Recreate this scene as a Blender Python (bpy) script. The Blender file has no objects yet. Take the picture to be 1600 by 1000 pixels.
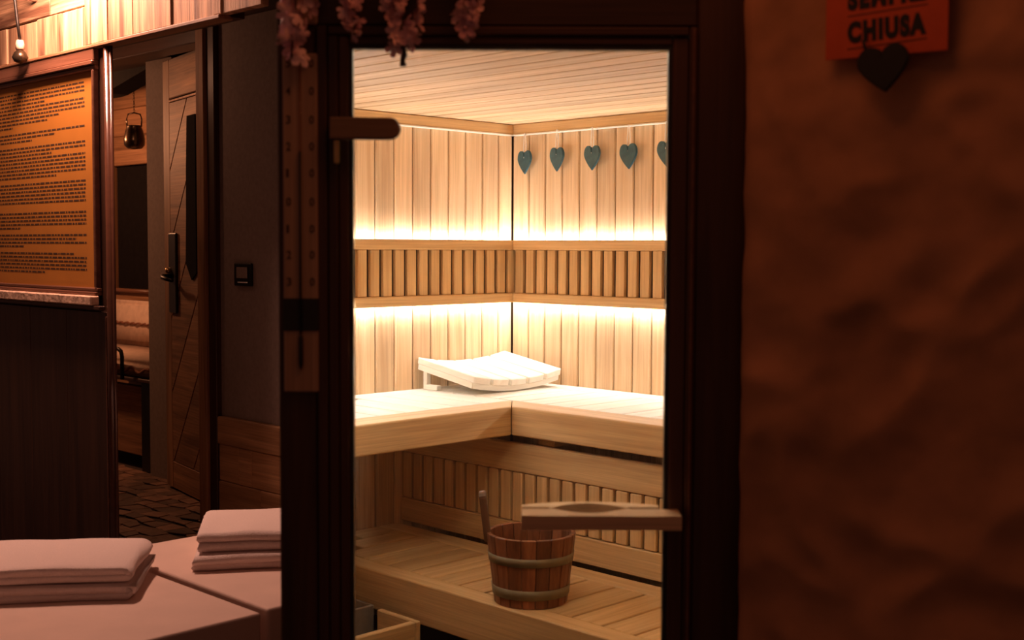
import bpy, bmesh, math, random
from mathutils import Matrix, Vector, noise
random.seed(7)
R = math.radians
sc = bpy.context.scene
COL = sc.collection

# ------------------------------------------------------------------ camera
PITCH, ROLL, H = R(3.3), R(0.25), 1.45
fwd = Vector((0, math.cos(PITCH), -math.sin(PITCH)))
r0 = Vector((1, 0, 0)); u0 = r0.cross(fwd)
rt = r0 * math.cos(ROLL) + u0 * math.sin(ROLL)
up = u0 * math.cos(ROLL) - r0 * math.sin(ROLL)
cd = bpy.data.cameras.new('camera'); cam = bpy.data.objects.new('camera', cd); COL.objects.link(cam)
cam.matrix_world = Matrix(((rt.x, up.x, -fwd.x, 0), (rt.y, up.y, -fwd.y, 0), (rt.z, up.z, -fwd.z, H), (0, 0, 0, 1)))
cd.sensor_width = 36.0; cd.lens = 36.0 * 1960 / 1600
cd.dof.use_dof = True; cd.dof.focus_distance = 4.75; cd.dof.aperture_fstop = 3.6
sc.camera = cam

# ------------------------------------------------------------------ world, lights, exposure
w = bpy.data.worlds.new('world'); sc.world = w; w.use_nodes = True
w.node_tree.nodes['Background'].inputs[0].default_value = (1.0, 0.40, 0.26, 1)
w.node_tree.nodes['Background'].inputs[1].default_value = 0.075
LED_STRENGTH = 43.0
LED_COLOR = (0.98, 1.0, 1.0, 1)
def lamp(name, loc, power, color, radius):
    l = bpy.data.lights.new(name, 'POINT'); l.energy = power; l.color = color; l.shadow_soft_size = radius
    o = bpy.data.objects.new(name, l); o.location = loc; COL.objects.link(o); return o
lamp('beam_lamp', (-1.68, 4.40, 2.54), 120.0, (1.0, 0.50, 0.35), 0.11)
lamp('door_lamp', (0.22, 1.92, 2.62), 7.5, (1.0, 0.29, 0.09), 0.3)
lamp('corridor_fill', (-1.76, 4.90, 2.18), 3.8, (1.0, 0.45, 0.25), 0.06)  # unseen fill added to light the planked door and grey wall
lamp('alcove_fill', (-2.75, 6.35, 2.05), 36.0, (1.0, 0.42, 0.20), 0.05)  # unseen fill added to brighten the alcove
vs = sc.view_settings
vs.view_transform = 'Standard'; vs.look = 'None'; vs.gamma = 1.0; vs.exposure = 0.0; vs.use_curve_mapping = False
sc.cycles.use_denoising = True
sc.cycles.max_bounces = 8; sc.cycles.diffuse_bounces = 5; sc.cycles.transparent_max_bounces = 12
sc.cycles.sample_clamp_indirect = 8.0

# ------------------------------------------------------------------ materials
def nmat(name):
    m = bpy.data.materials.new(name); m.use_nodes = True
    nt = m.node_tree; b = nt.nodes['Principled BSDF']
    return m, nt, b
def L(nt, a, b): nt.links.new(a, b)
def plain(name, col, rough=0.5, metal=0.0, var=0.12, scale=30.0, bump=0.0, spec=0.5):
    m, nt, b = nmat(name); n = nt.nodes
    tc = n.new('ShaderNodeTexCoord'); nz = n.new('ShaderNodeTexNoise')
    nz.inputs['Scale'].default_value = scale; nz.inputs['Detail'].default_value = 4
    L(nt, tc.outputs['Object'], nz.inputs['Vector'])
    rp = n.new('ShaderNodeValToRGB'); e = rp.color_ramp.elements
    e[0].position = 0.3; e[1].position = 0.7
    e[0].color = tuple(c * (1 - var) for c in col) + (1,); e[1].color = tuple(min(1, c * (1 + var)) for c in col) + (1,)
    L(nt, nz.outputs['Fac'], rp.inputs['Fac']); L(nt, rp.outputs['Color'], b.inputs['Base Color'])
    b.inputs['Roughness'].default_value = rough; b.inputs['Metallic'].default_value = metal
    b.inputs['Specular IOR Level'].default_value = spec
    if bump:
        bp = n.new('ShaderNodeBump'); bp.inputs['Strength'].default_value = bump; bp.inputs['Distance'].default_value = 0.004
        L(nt, nz.outputs['Fac'], bp.inputs['Height']); L(nt, bp.outputs['Normal'], b.inputs['Normal'])
    return m
def wood(name, dark, light, axis='X', rough=0.55, var=0.14, across=26.0, along=1.3, streak=0.12, bump=0.15, contrast=(0.3, 0.72), spec=0.35, huevar=0.0):
    m, nt, b = nmat(name); n = nt.nodes
    tc = n.new('ShaderNodeTexCoord'); oi = n.new('ShaderNodeObjectInfo')
    mul = n.new('ShaderNodeMath'); mul.operation = 'MULTIPLY'; mul.inputs[1].default_value = 23.0
    L(nt, oi.outputs['Random'], mul.inputs[0])
    ad = n.new('ShaderNodeVectorMath'); ad.operation = 'ADD'
    L(nt, tc.outputs['Object'], ad.inputs[0]); L(nt, mul.outputs[0], ad.inputs[1])
    def grain(ac, al, det, dist):
        mp = n.new('ShaderNodeMapping')
        s = [ac, ac, ac]; s['XYZ'.index(axis)] = al
        mp.inputs['Scale'].default_value = s
        L(nt, ad.outputs[0], mp.inputs['Vector'])
        nz = n.new('ShaderNodeTexNoise'); nz.inputs['Scale'].default_value = 1.0
        nz.inputs['Detail'].default_value = det; nz.inputs['Distortion'].default_value = dist
        L(nt, mp.outputs[0], nz.inputs['Vector']); return nz
    g1 = grain(across, along, 5, 0.8); g2 = grain(across * 9, along * 3, 3, 0.2)
    rp = n.new('ShaderNodeValToRGB'); e = rp.color_ramp.elements
    e[0].position, e[1].position = contrast
    e[0].color = tuple(dark) + (1,); e[1].color = tuple(light) + (1,)
    L(nt, g1.outputs['Fac'], rp.inputs['Fac'])
    mr = n.new('ShaderNodeMapRange'); mr.inputs['To Min'].default_value = 1 - streak; mr.inputs['To Max'].default_value = 1 + streak
    mr.inputs['From Min'].default_value = 0.3; mr.inputs['From Max'].default_value = 0.7
    L(nt, g2.outputs['Fac'], mr.inputs['Value'])
    mr2 = n.new('ShaderNodeMapRange'); mr2.inputs['To Min'].default_value = 1 - var; mr2.inputs['To Max'].default_value = 1 + var
    L(nt, oi.outputs['Random'], mr2.inputs['Value'])
    mm = n.new('ShaderNodeMath'); mm.operation = 'MULTIPLY'
    L(nt, mr.outputs[0], mm.inputs[0]); L(nt, mr2.outputs[0], mm.inputs[1])
    hs = n.new('ShaderNodeHueSaturation')
    L(nt, rp.outputs['Color'], hs.inputs['Color']); L(nt, mm.outputs[0], hs.inputs['Value'])
    L(nt, hs.outputs['Color'], b.inputs['Base Color'])
    b.inputs['Roughness'].default_value = rough; b.inputs['Specular IOR Level'].default_value = spec
    if bump:
        bp = n.new('ShaderNodeBump'); bp.inputs['Strength'].default_value = bump; bp.inputs['Distance'].default_value = 0.002
        L(nt, g2.outputs['Fac'], bp.inputs['Height']); L(nt, bp.outputs['Normal'], b.inputs['Normal'])
    return m
def emis(name, col, s):
    m, nt, b = nmat(name)
    b.inputs['Base Color'].default_value = (0.8, 0.8, 0.8, 1)
    b.inputs['Emission Color'].default_value = col; b.inputs['Emission Strength'].default_value = s
    return m
def glass(name, tint=(1, 1, 1, 1)):
    m = bpy.data.materials.new(name); m.use_nodes = True; nt = m.node_tree; n = nt.nodes; n.clear()
    o = n.new('ShaderNodeOutputMaterial'); mx = n.new('ShaderNodeMixShader'); lw = n.new('ShaderNodeLayerWeight'); lw.inputs['Blend'].default_value = 0.5
    pw5 = n.new('ShaderNodeMath'); pw5.operation = 'POWER'; pw5.inputs[1].default_value = 5.0; L(nt, lw.outputs['Facing'], pw5.inputs[0])
    fr = n.new('ShaderNodeMath'); fr.operation = 'MULTIPLY_ADD'; fr.inputs[1].default_value = 0.95; fr.inputs[2].default_value = 0.04; L(nt, pw5.outputs[0], fr.inputs[0])
    t = n.new('ShaderNodeBsdfTransparent'); t.inputs[0].default_value = tint
    g = n.new('ShaderNodeBsdfGlossy'); g.inputs['Roughness'].default_value = 0.02
    L(nt, fr.outputs[0], mx.inputs[0]); L(nt, t.outputs[0], mx.inputs[1]); L(nt, g.outputs[0], mx.inputs[2]); L(nt, mx.outputs[0], o.inputs[0])
    return m
SD, SL = (0.56, 0.355, 0.19), (0.77, 0.55, 0.335)
M = {}
for a in 'XYZ':
    M['sauna' + a] = wood('sauna_panel_wood_' + a, SD, SL, a, var=0.17)
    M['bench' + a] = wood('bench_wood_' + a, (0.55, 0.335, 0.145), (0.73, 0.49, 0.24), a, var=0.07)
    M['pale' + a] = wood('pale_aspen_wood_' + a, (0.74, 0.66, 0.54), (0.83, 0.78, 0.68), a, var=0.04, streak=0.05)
    M['dark' + a] = wood('dark_stained_wood_' + a, (0.035, 0.016, 0.010), (0.075, 0.034, 0.02), a, rough=0.45, across=18)
    M['rust' + a] = wood('rustic_brown_wood_' + a, (0.16, 0.075, 0.035), (0.42, 0.22, 0.11), a, rough=0.6, across=16, streak=0.25)
    M['old' + a] = wood('weathered_plank_wood_' + a, (0.16, 0.075, 0.04), (0.62, 0.38, 0.22), a, rough=0.75, across=22, along=1.6, streak=0.3, bump=0.6, contrast=(0.34, 0.62), var=0.25)
    M['jamb' + a] = wood('door_frame_wood_' + a, (0.05, 0.022, 0.013), (0.095, 0.043, 0.026), a, rough=0.4, across=30)
M['gap'] = plain('dark_gap', (0.06, 0.032, 0.016), 0.9)
M['black'] = plain('black_rubber', (0.012, 0.010, 0.010), 0.6)
M['blackmetal'] = plain('black_metal', (0.02, 0.018, 0.016), 0.4, 0.6)
M['led'] = emis('led_diffuser', LED_COLOR, LED_STRENGTH)
M['leddoor'] = emis('led_diffuser_door', (1.0, 0.84, 0.60, 1), 170.0)
M['ledlow'] = emis('led_diffuser_downward', LED_COLOR, LED_STRENGTH * 1.3)
M['glass'] = glass('clear_door_glass')
M['bulb'] = glass('bulb_glass', (0.9, 0.8, 0.7, 1))
M['bucket'] = wood('bucket_stave_wood', (0.15, 0.052, 0.024), (0.30, 0.115, 0.05), 'Z', rough=0.4, var=0.35, across=40)
M['bucketrim'] = wood('bucket_handle_wood', (0.10, 0.045, 0.02), (0.2, 0.1, 0.05), 'Z', rough=0.4)
M['hoop'] = plain('bucket_band_metal', (0.21, 0.17, 0.10), 0.45, 0.35)
M['slate'] = plain('teal_slate', (0.028, 0.082, 0.095), 0.5, bump=0.4, var=0.25, scale=60)
M['cord'] = plain('white_cord', (0.88, 0.86, 0.82), 0.8)
M['latch'] = wood('latch_wood', (0.17, 0.10, 0.06), (0.25, 0.15, 0.09), 'X')
M['handle'] = wood('handle_wood', (0.62, 0.42, 0.26), (0.74, 0.53, 0.34), 'X', var=0.0)
M['handle_in'] = wood('inner_handle_wood', (0.70, 0.50, 0.31), (0.82, 0.62, 0.40), 'X', var=0.0)
M['thermo'] = wood('thermometer_board_wood', (0.34, 0.20, 0.13), (0.44, 0.27, 0.175), 'Z', var=0.0, bump=0.0)
M['ink'] = plain('black_ink', (0.012, 0.011, 0.012), 0.7)
M['brownink'] = plain('brown_ink', (0.06, 0.028, 0.012), 0.8)
M['amber'] = plain('amber_paper', (0.52, 0.215, 0.035), 0.55, var=0.06, scale=6)
M['red'] = plain('red_orange_card', (0.60, 0.085, 0.022), 0.6, var=0.06)
M['plaster'] = plain('mud_plaster', (0.46, 0.21, 0.11), 0.85, var=0.22, scale=7, bump=0.3)
M['grey'] = plain('grey_plaster', (0.26, 0.20, 0.17), 0.9, var=0.1, scale=60)
M['brownwall'] = plain('brown_plaster', (0.11, 0.06, 0.04), 0.9)
M['towel'] = plain('white_terry_towel', (0.88, 0.76, 0.73), 0.95, var=0.05, scale=300, bump=0.7, spec=0.1)
M['box'] = plain('white_seat_surface', (0.78, 0.60, 0.52), 0.7, var=0.04, scale=8)
M['floor'] = plain('dark_floor_tile', (0.035, 0.022, 0.017), 0.6)
M['stone'] = wood('flagstone', (0.10, 0.05, 0.03), (0.26, 0.14, 0.085), 'X', rough=0.7, var=0.5, across=12, along=6)
M['grout'] = plain('dark_grout', (0.05, 0.03, 0.022), 0.95)
M['metal'] = plain('heater_grey_metal', (0.28, 0.25, 0.22), 0.4, 0.5)
M['rock'] = plain('heater_stone', (0.34, 0.28, 0.21), 0.9, var=0.3, scale=40, bump=0.6)
M['pot'] = plain('bronze_lantern_metal', (0.12, 0.085, 0.055), 0.25, 0.85)
M['brass'] = plain('brass_metal', (0.55, 0.38, 0.18), 0.3, 0.9)
M['cloth'] = plain('cream_cloth', (0.70, 0.52, 0.40), 0.95, var=0.12, scale=25, bump=0.4)
M['clothdark'] = plain('brown_stitching', (0.22, 0.09, 0.05), 0.95)
M['ledge'] = plain('pale_rough_ledge', (0.75, 0.52, 0.38), 0.85, var=0.3, scale=45, bump=0.8)
M['gloss'] = plain('glossy_brown_lacquer', (0.09, 0.035, 0.02), 0.16, spec=0.9)
M['mould'] = wood('moulding_wood', (0.12, 0.05, 0.03), (0.22, 0.10, 0.06), 'X', rough=0.35)
M['char'] = plain('charcoal_board', (0.022, 0.018, 0.016), 0.9, spec=0.1)
M['wain'] = wood('wainscot_wood', (0.34, 0.18, 0.085), (0.60, 0.35, 0.18), 'X', rough=0.65, across=18, streak=0.2)
M['pane'] = plain('dark_window_pane', (0.012, 0.010, 0.010), 0.95, spec=0.02)
def petal_mat(name, c1, c2):
    m, nt, b = nmat(name); n = nt.nodes
    oi = n.new('ShaderNodeObjectInfo'); rp = n.new('ShaderNodeValToRGB')
    rp.color_ramp.elements[0].color = c1 + (1,); rp.color_ramp.elements[1].color = c2 + (1,)
    L(nt, oi.outputs['Random'], rp.inputs['Fac']); L(nt, rp.outputs['Color'], b.inputs['Base Color'])
    b.inputs['Roughness'].default_value = 0.7; b.inputs['Specular IOR Level'].default_value = 0.2
    return m
M['petal'] = petal_mat('pink_petal', (0.50, 0.24, 0.30), (0.92, 0.62, 0.62))
M['leafdark'] = plain('dark_bud', (0.03, 0.015, 0.012), 0.8)

# ------------------------------------------------------------------ mesh helpers
def finish(bm, name, mat, smooth=False):
    me = bpy.data.meshes.new(name); bmesh.ops.recalc_face_normals(bm, faces=bm.faces[:])
    bm.to_mesh(me); bm.free(); me.materials.append(mat)
    if smooth:
        for p in me.polygons: p.use_smooth = True
    return me
_cache = {}
def bbox(sx, sy, sz, b, mat, seg=1):
    k = (round(sx, 4), round(sy, 4), round(sz, 4), round(b, 4), mat.name, seg)
    if k in _cache: return _cache[k]
    bm = bmesh.new(); bmesh.ops.create_cube(bm, size=1.0)
    bmesh.ops.scale(bm, vec=(sx, sy, sz), verts=bm.verts[:])
    if b > 0:
        bmesh.ops.bevel(bm, geom=bm.edges[:], offset=b, segments=seg, affect='EDGES', profile=0.5)
    _cache[k] = finish(bm, 'box_mesh', mat); return _cache[k]
def prism(poly, z0, z1, mat, bevel=0.0, seg=2):
    bm = bmesh.new()
    a = [bm.verts.new((x, y, z0)) for x, y in poly]; c = [bm.verts.new((x, y, z1)) for x, y in poly]
    n = len(poly)
    bm.faces.new(a[::-1]); bm.faces.new(c)
    for i in range(n): bm.faces.new((a[i], a[(i + 1) % n], c[(i + 1) % n], c[i]))
    bmesh.ops.recalc_face_normals(bm, faces=bm.faces[:])
    if bevel: bmesh.ops.bevel(bm, geom=bm.edges[:], offset=bevel, segments=seg, affect='EDGES', profile=0.5)
    return finish(bm, 'prism_mesh', mat)
def tube(pts, rad, mat, n=8, cap=True):
    bm = bmesh.new(); rings = []
    pts = [Vector(p) for p in pts]
    rads = rad if isinstance(rad, (list, tuple)) else [rad] * len(pts)
    for i, p in enumerate(pts):
        d = (pts[min(i + 1, len(pts) - 1)] - pts[max(i - 1, 0)]).normalized()
        a = Vector((0, 0, 1)) if abs(d.z) < 0.9 else Vector((1, 0, 0))
        e1 = d.cross(a).normalized(); e2 = d.cross(e1)
        rings.append([bm.verts.new(p + (e1 * math.cos(2 * math.pi * k / n) + e2 * math.sin(2 * math.pi * k / n)) * rads[i]) for k in range(n)])
    for i in range(len(rings) - 1):
        for k in range(n): bm.faces.new((rings[i][k], rings[i][(k + 1) % n], rings[i + 1][(k + 1) % n], rings[i + 1][k]))
    if cap: bm.faces.new(rings[0][::-1]); bm.faces.new(rings[-1])
    return finish(bm, 'tube_mesh', mat, True)
def lathe(prof, mat, n=32, smooth=True):
    bm = bmesh.new(); rings = []
    for r, z in prof: rings.append([bm.verts.new((r * math.cos(2 * math.pi * k / n), r * math.sin(2 * math.pi * k / n), z)) for k in range(n)])
    for i in range(len(rings) - 1):
        for k in range(n): bm.faces.new((rings[i][k], rings[i][(k + 1) % n], rings[i + 1][(k + 1) % n], rings[i + 1][k]))
    bmesh.ops.remove_doubles(bm, verts=bm.verts[:], dist=1e-5)
    return finish(bm, 'lathe_mesh', mat, smooth)
def obj(name, me, parent=None, loc=(0, 0, 0), rot=(0, 0, 0), label=None, cat=None, group=None, kind=None):
    o = bpy.data.objects.new(name, me); COL.objects.link(o)
    o.location = loc; o.rotation_euler = rot
    if parent: o.parent = parent
    if label: o['label'] = label
    if cat: o['category'] = cat
    if group: o['group'] = group
    if kind: o['kind'] = kind
    return o
def thing(name, label, cat, loc=(0, 0, 0), rz=0.0, group=None, kind=None):
    o = obj(name, None, None, loc, (0, 0, rz), label, cat, group, kind)
    o.empty_display_size = 0.05; return o
def sub(child, part):
    child.location = child.location - part.location; child.parent = part; return child
CORNER = (0.0, 5.4, 0.0); RZ = R(-45)
q = math.sqrt(0.5)
def S(X, Y, Z=0.0): return Vector((q * X + q * Y, 5.4 - q * X + q * Y, Z))
def sthing(name, label, cat, X=0, Y=0, Z=0, group=None, kind=None):
    return thing(name, label, cat, S(X, Y, Z), RZ, group, kind)
def slab(name, parent, x0, x1, y0, y1, z0, z1, mat, b=0.002, seg=1, label=None):
    """box part given by its extents in the parent's frame"""
    return obj(name, bbox(x1 - x0, y1 - y0, z1 - z0, b, mat, seg), parent, ((x0 + x1) / 2, (y0 + y1) / 2, (z0 + z1) / 2), label=label)
# inner face of the partition between sauna and corridor, as a line in the sauna frame (x = -0.135 y in the world)
def clipX(Y): return (-1.031 - 1.135 * Y) / 0.865
def clipY(X): return (-1.031 - 0.865 * X) / 1.135

# ================================================================== SAUNA SHELL
BW = 0.0955; ZC = 1.973
wl = sthing('wall_left', 'vertical pale timber boards of the sauna wall behind the slatted backrest', 'wall', kind='structure')
slab('wall_backing', wl, -0.08, -0.0145, -1.0, 0.06, 0, 2.0, M['gap'], 0)
y = 0.0; k = 0
while y > -0.95:
    wd = 0.081 if k == 0 else BW
    obj('board', bbox(0.014, wd - 0.0038, 1.97, 0.005, M['saunaZ']), wl, (-0.007, y - wd / 2, 0.985)); y -= wd; k += 1
wb = sthing('wall_back', 'vertical pale timber boards of the sauna wall hung with slate hearts', 'wall', kind='structure')
slab('wall_backing', wb, -0.08, 2.3, 0.0145, 0.08, 0, 2.0, M['gap'], 0)
for i in range(23):
    obj('board', bbox(BW - 0.0038, 0.014, 1.97, 0.005, M['saunaZ']), wb, (BW * (i + 0.5), 0.007, 0.985))
ce = sthing('ceiling', 'narrow pale timber planks of the sauna ceiling', 'ceiling', kind='structure')
for i in range(23):
    Yc = -BW * (i + 0.5)
    x0 = max(0.0, clipX(Yc) - 0.03); x1 = min(2.2, Yc + 4.05)
    if x1 - x0 < 0.1: continue
    slab('ceiling_plank', ce, x0, x1, Yc - BW / 2 + 0.0017, Yc + BW / 2 - 0.0017, ZC, ZC + 0.014, M['saunaX'], 0.005)
obj('ceiling_backing', prism([(-0.1, 0.1), (2.3, 0.1), (2.3, -1.95), (1.95, -2.15), (1.72, -2.2), (-0.1, -0.95)], ZC + 0.0145, ZC + 0.06, M['gap']), ce)
ws = sthing('wall_right', 'timber board wall closing the sauna beside the bench end', 'wall', kind='structure')
slab('wall_backing', ws, 2.215, 2.28, -1.05, 0.08, 0, 2.0, M['gap'], 0)
for i in range(11):
    obj('board', bbox(0.014, BW - 0.0012, 1.97, 0.0032, M['saunaZ']), ws, (2.207, -BW * (i + 0.5), 0.985))
p0 = S(2.2, -1.0); p1 = Vector((0.42, 2.47, 0)); dd = (p1 - p0); nB = int(dd.length / BW)
for i in range(nB + 1):
    c = (p0 + dd * ((i + 0.5) / (nB + 1))); lc = Vector(((c.x - 0) * q - (c.y - 5.4) * q, c.x * q + (c.y - 5.4) * q, 0.985))
    obj('board', bbox(dd.length / (nB + 1), 0.03, 1.97, 0.0032, M['saunaZ']), ws, lc, (0, 0, math.atan2(dd.y, dd.x) - RZ))
# partition between sauna and corridor, following the line of the door post
wp = thing('wall_partition', 'dark plastered partition running back from the sauna door post', 'wall', kind='structure')
obj('partition_core', prism([(-0.395, 2.465), (-0.352, 2.465), (-0.664, 4.76), (-0.70, 4.80), (-0.735, 4.41)], 0, 2.5, M['brownwall']), wp)
pa = Vector((-0.334, 2.47, 0)); pb = Vector((-0.641, 4.75, 0)); dd = pb - pa; nB = 24
for i in range(nB):
    c = pa + dd * ((i + 0.5) / nB) + Vector((-0.008, 0, 0))
    obj('board', bbox(dd.length / nB - 0.0012, 0.014, 1.97, 0.0032, M['saunaZ']), wp, (c.x, c.y, 0.985), (0, 0, math.atan2(dd.y, dd.x)))
# cornice
tc_ = sthing('trim_1', 'plain timber cornice between sauna ceiling and walls', 'trim', kind='structure')
slab('cornice_board', tc_, 0.0, 0.018, -0.93, 0.0, 1.930, 1.972, M['benchY'], 0.003)
slab('cornice_board', tc_, 0.0, 2.2, -0.018, 0.0, 1.930, 1.972, M['benchX'], 0.003)
slab('cornice_bead', tc_, 0.0, 0.026, -0.93, 0.0, 1.924, 1.930, M['paleY'], 0.0015)
slab('cornice_bead', tc_, 0.0, 2.2, -0.026, 0.0, 1.924, 1.930, M['paleX'], 0.0015)
fl = thing('floor', 'dark tiled floor in front of and inside the sauna', 'floor', kind='structure')
slab('floor_slab', fl, -4.5, 3.5, -1.5, 7.5, -0.1, 0.0, M['floor'], 0)

# ================================================================== BACKRESTS WITH LED STRIPS
def backrest(name, label, left):
    t = sthing(name, label, 'backrest', Z=0, group='slatted sauna backrests')
    if left:
        def bx(nm, a0, a1, d0, d1, z0, z1, mt, b=0.003): slab(nm, t, d0, d1, -a1, -a0, z0, z1, mt, b)
        lw, hz = M['benchY'], 'Y'; end = 0.905
    else:
        def bx(nm, a0, a1, d0, d1, z0, z1, mt, b=0.003): slab(nm, t, a0, a1, -d1, -d0, z0, z1, mt, b)
        lw, hz = M['benchX'], 'X'; end = 1.95
    a0 = 0.0685 if not left else 0.036
    bx('backing_board', a0, end, 0.036, 0.042, 1.25, 1.45, M['gap'], 0)
    bx('top_rail', a0, end, 0.036, 0.068, 1.440, 1.481, lw, 0.004)
    bx('bottom_rail', a0, end, 0.036, 0.068, 1.219, 1.259, lw, 0.004)
    n = int(end / 0.0615) + 1
    for i in range(n):
        c = (0.062 if left else 0.1) + 0.0615 * i
        if c + 0.022 > end: break
        bx('slat', c - 0.022, c + 0.022, 0.042, 0.060, 1.2595, 1.4395, M['benchZ'], 0.002)
    return t
bl = backrest('slatted_panel', 'slatted timber backrest band on the wall without hearts', True)
br = backrest('slatted_panel', 'slatted timber backrest band below the row of slate hearts', False)
for left in (True, False):
    for z0, z1, nm, lb in ((1.4725, 1.4775, 'upper', 'white light strip washing up the wall %s'), (1.2225, 1.2275, 'lower', 'white light strip washing down the wall %s onto the bench')):
        o = sthing('led_strip', lb % ('left of the corner' if left else 'below the slate hearts'), 'light strip', group='sauna light strips')
        lm_ = M['led'] if nm == 'upper' else M['ledlow']
        if left: slab('diffuser', o, 0.007, 0.026, -0.905, -0.03, z0, z1, lm_, 0)
        else: slab('diffuser', o, 0.03, 1.95, -0.026, -0.007, z0, z1, lm_, 0)
        cz = (z0 - 0.004, z0) if nm == 'upper' else (z1, z1 + 0.004)
        if left: slab('channel', o, 0.001, 0.036, -0.905, -0.03, cz[0], cz[1], M['metal'], 0)
        else: slab('channel', o, 0.03, 1.95, -0.036, -0.001, cz[0], cz[1], M['metal'], 0)

pdir = math.atan2((pb - pa).y, (pb - pa).x)  # unseen strips added on the partition to light bench fronts and lower panel
for z0, z1, up_, lb in ((1.4725, 1.4775, True, 'added out-of-view white light strip facing up on the sauna side wall'), (1.2225, 1.2275, False, 'added out-of-view white light strip facing down on the sauna side wall')):
    c = pb + (pa - pb) * 0.25
    o = thing('led_strip', lb, 'light strip', (c.x, c.y, 0), pdir, group='sauna light strips')
    slab('diffuser', o, -0.55, 0.55, -0.0135, -0.002, z0, z1, M['led'] if up_ else M['ledlow'], 0)
    slab('channel', o, -0.55, 0.55, -0.017, -0.0015, z0 - 0.004 if up_ else z1, z0 if up_ else z1 + 0.004, M['metal'], 0)

o = thing('led_strip', 'short warm light strip under the sauna ceiling above the door', 'light strip', (0.0, 3.04, 1.955), 0.0, group='sauna light strips')
slab('diffuser', o, -0.26, 0.26, -0.008, 0.008, 0.0, 0.004, M['leddoor'], 0)
slab('channel', o, -0.26, 0.26, -0.011, 0.011, 0.0042, 0.016, M['metal'], 0.001)

# ================================================================== UPPER BENCHES
ZB = 0.882; TB = 0.022; G = 0.009
rb_ = sthing('upper_bench', 'upper timber bench along the wall hung with hearts', 'bench', group='upper sauna benches')
slab('back_board', rb_, 0.002, 1.95, -0.113, -0.002, ZB - TB, ZB, M['paleX'], 0.003)
xs = [0.4525 + 0.1225 * k_ for k_ in range(-3, 13)]
for a, c in zip(xs[:-1], xs[1:]):
    slab('slat', rb_, a + G / 2, c - G / 2, -0.528, -0.117, ZB - TB, ZB, M['paleY'], 0.003)
slab('slat', rb_, 0.002, xs[0] - G / 2, -0.528, -0.117, ZB - TB, ZB, M['paleY'], 0.003)
def fascia(poly, parent, mt): return obj('front_board', prism(poly, ZB - 0.102, ZB + 0.001, mt, 0.006, 3), parent)
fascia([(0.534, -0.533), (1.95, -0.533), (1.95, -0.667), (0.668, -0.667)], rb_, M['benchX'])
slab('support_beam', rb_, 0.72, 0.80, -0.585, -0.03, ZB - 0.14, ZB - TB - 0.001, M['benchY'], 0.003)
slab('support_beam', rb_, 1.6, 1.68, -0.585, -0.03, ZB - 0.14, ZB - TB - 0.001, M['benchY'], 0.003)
lb_ = sthing('upper_bench', 'upper timber bench meeting the other bench in the corner by the headrest', 'bench', group='upper sauna benches')
slab('back_board', lb_, 0.002, 0.113, -0.905, -0.533, ZB - TB, ZB, M['paleY'], 0.003)
ys = [-0.533] + [-0.675 - 0.1225 * k_ for k_ in range(0, 6)]
for a, c in zip(ys[:-1], ys[1:]):
    xa, xc = max(0.117, clipX(a) + 0.004), max(0.117, clipX(c) + 0.004)
    if xc > 0.527: xc = 0.527
    if xa < 0.50:
        obj('slat', prism([(xa, a - G / 2), (xc, c + G / 2), (0.528, c + G / 2), (0.528, a - G / 2)], ZB - TB, ZB, M['paleX'], 0.0025, 1), lb_)
fascia([(0.533, -0.534), (0.667, -0.669), (0.667, clipY(0.667) + 0.004), (0.533, clipY(0.533) + 0.004)], lb_, M['benchY'])
slab('support_beam', lb_, 0.03, 0.62, -0.80, -0.72, ZB - 0.095, ZB - TB - 0.001, M['benchX'], 0.003)

# ================================================================== LOWER FRONT PANEL AND LOWER BENCH
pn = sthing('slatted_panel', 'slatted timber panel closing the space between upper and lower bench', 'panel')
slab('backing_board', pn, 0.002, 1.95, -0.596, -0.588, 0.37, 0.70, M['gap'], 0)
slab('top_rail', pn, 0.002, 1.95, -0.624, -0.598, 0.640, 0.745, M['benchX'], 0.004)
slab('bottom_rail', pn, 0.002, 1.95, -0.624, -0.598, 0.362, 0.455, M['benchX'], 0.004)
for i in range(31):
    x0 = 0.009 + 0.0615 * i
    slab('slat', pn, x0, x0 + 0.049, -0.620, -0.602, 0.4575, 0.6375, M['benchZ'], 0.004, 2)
lw_ = sthing('lower_bench', 'lower slatted timber bench carrying the wooden bucket', 'bench')
ZL = 0.356
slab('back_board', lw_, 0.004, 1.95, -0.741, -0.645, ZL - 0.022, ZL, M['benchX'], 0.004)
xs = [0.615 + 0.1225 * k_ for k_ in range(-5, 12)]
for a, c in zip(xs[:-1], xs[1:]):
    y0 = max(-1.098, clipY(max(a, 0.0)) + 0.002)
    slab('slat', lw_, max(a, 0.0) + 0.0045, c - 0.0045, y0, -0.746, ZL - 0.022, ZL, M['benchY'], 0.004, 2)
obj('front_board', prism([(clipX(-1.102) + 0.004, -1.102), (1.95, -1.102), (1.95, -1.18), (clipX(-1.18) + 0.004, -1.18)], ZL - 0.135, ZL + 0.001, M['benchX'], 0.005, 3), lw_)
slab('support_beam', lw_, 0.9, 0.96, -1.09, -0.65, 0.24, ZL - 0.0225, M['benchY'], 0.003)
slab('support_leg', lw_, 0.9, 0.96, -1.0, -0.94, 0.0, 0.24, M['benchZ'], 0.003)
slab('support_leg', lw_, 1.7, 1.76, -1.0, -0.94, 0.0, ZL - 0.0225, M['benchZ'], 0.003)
slab('support_leg', lw_, 0.9, 0.96, -0.72, -0.66, 0.0, 0.24, M['benchZ'], 0.003)

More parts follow.
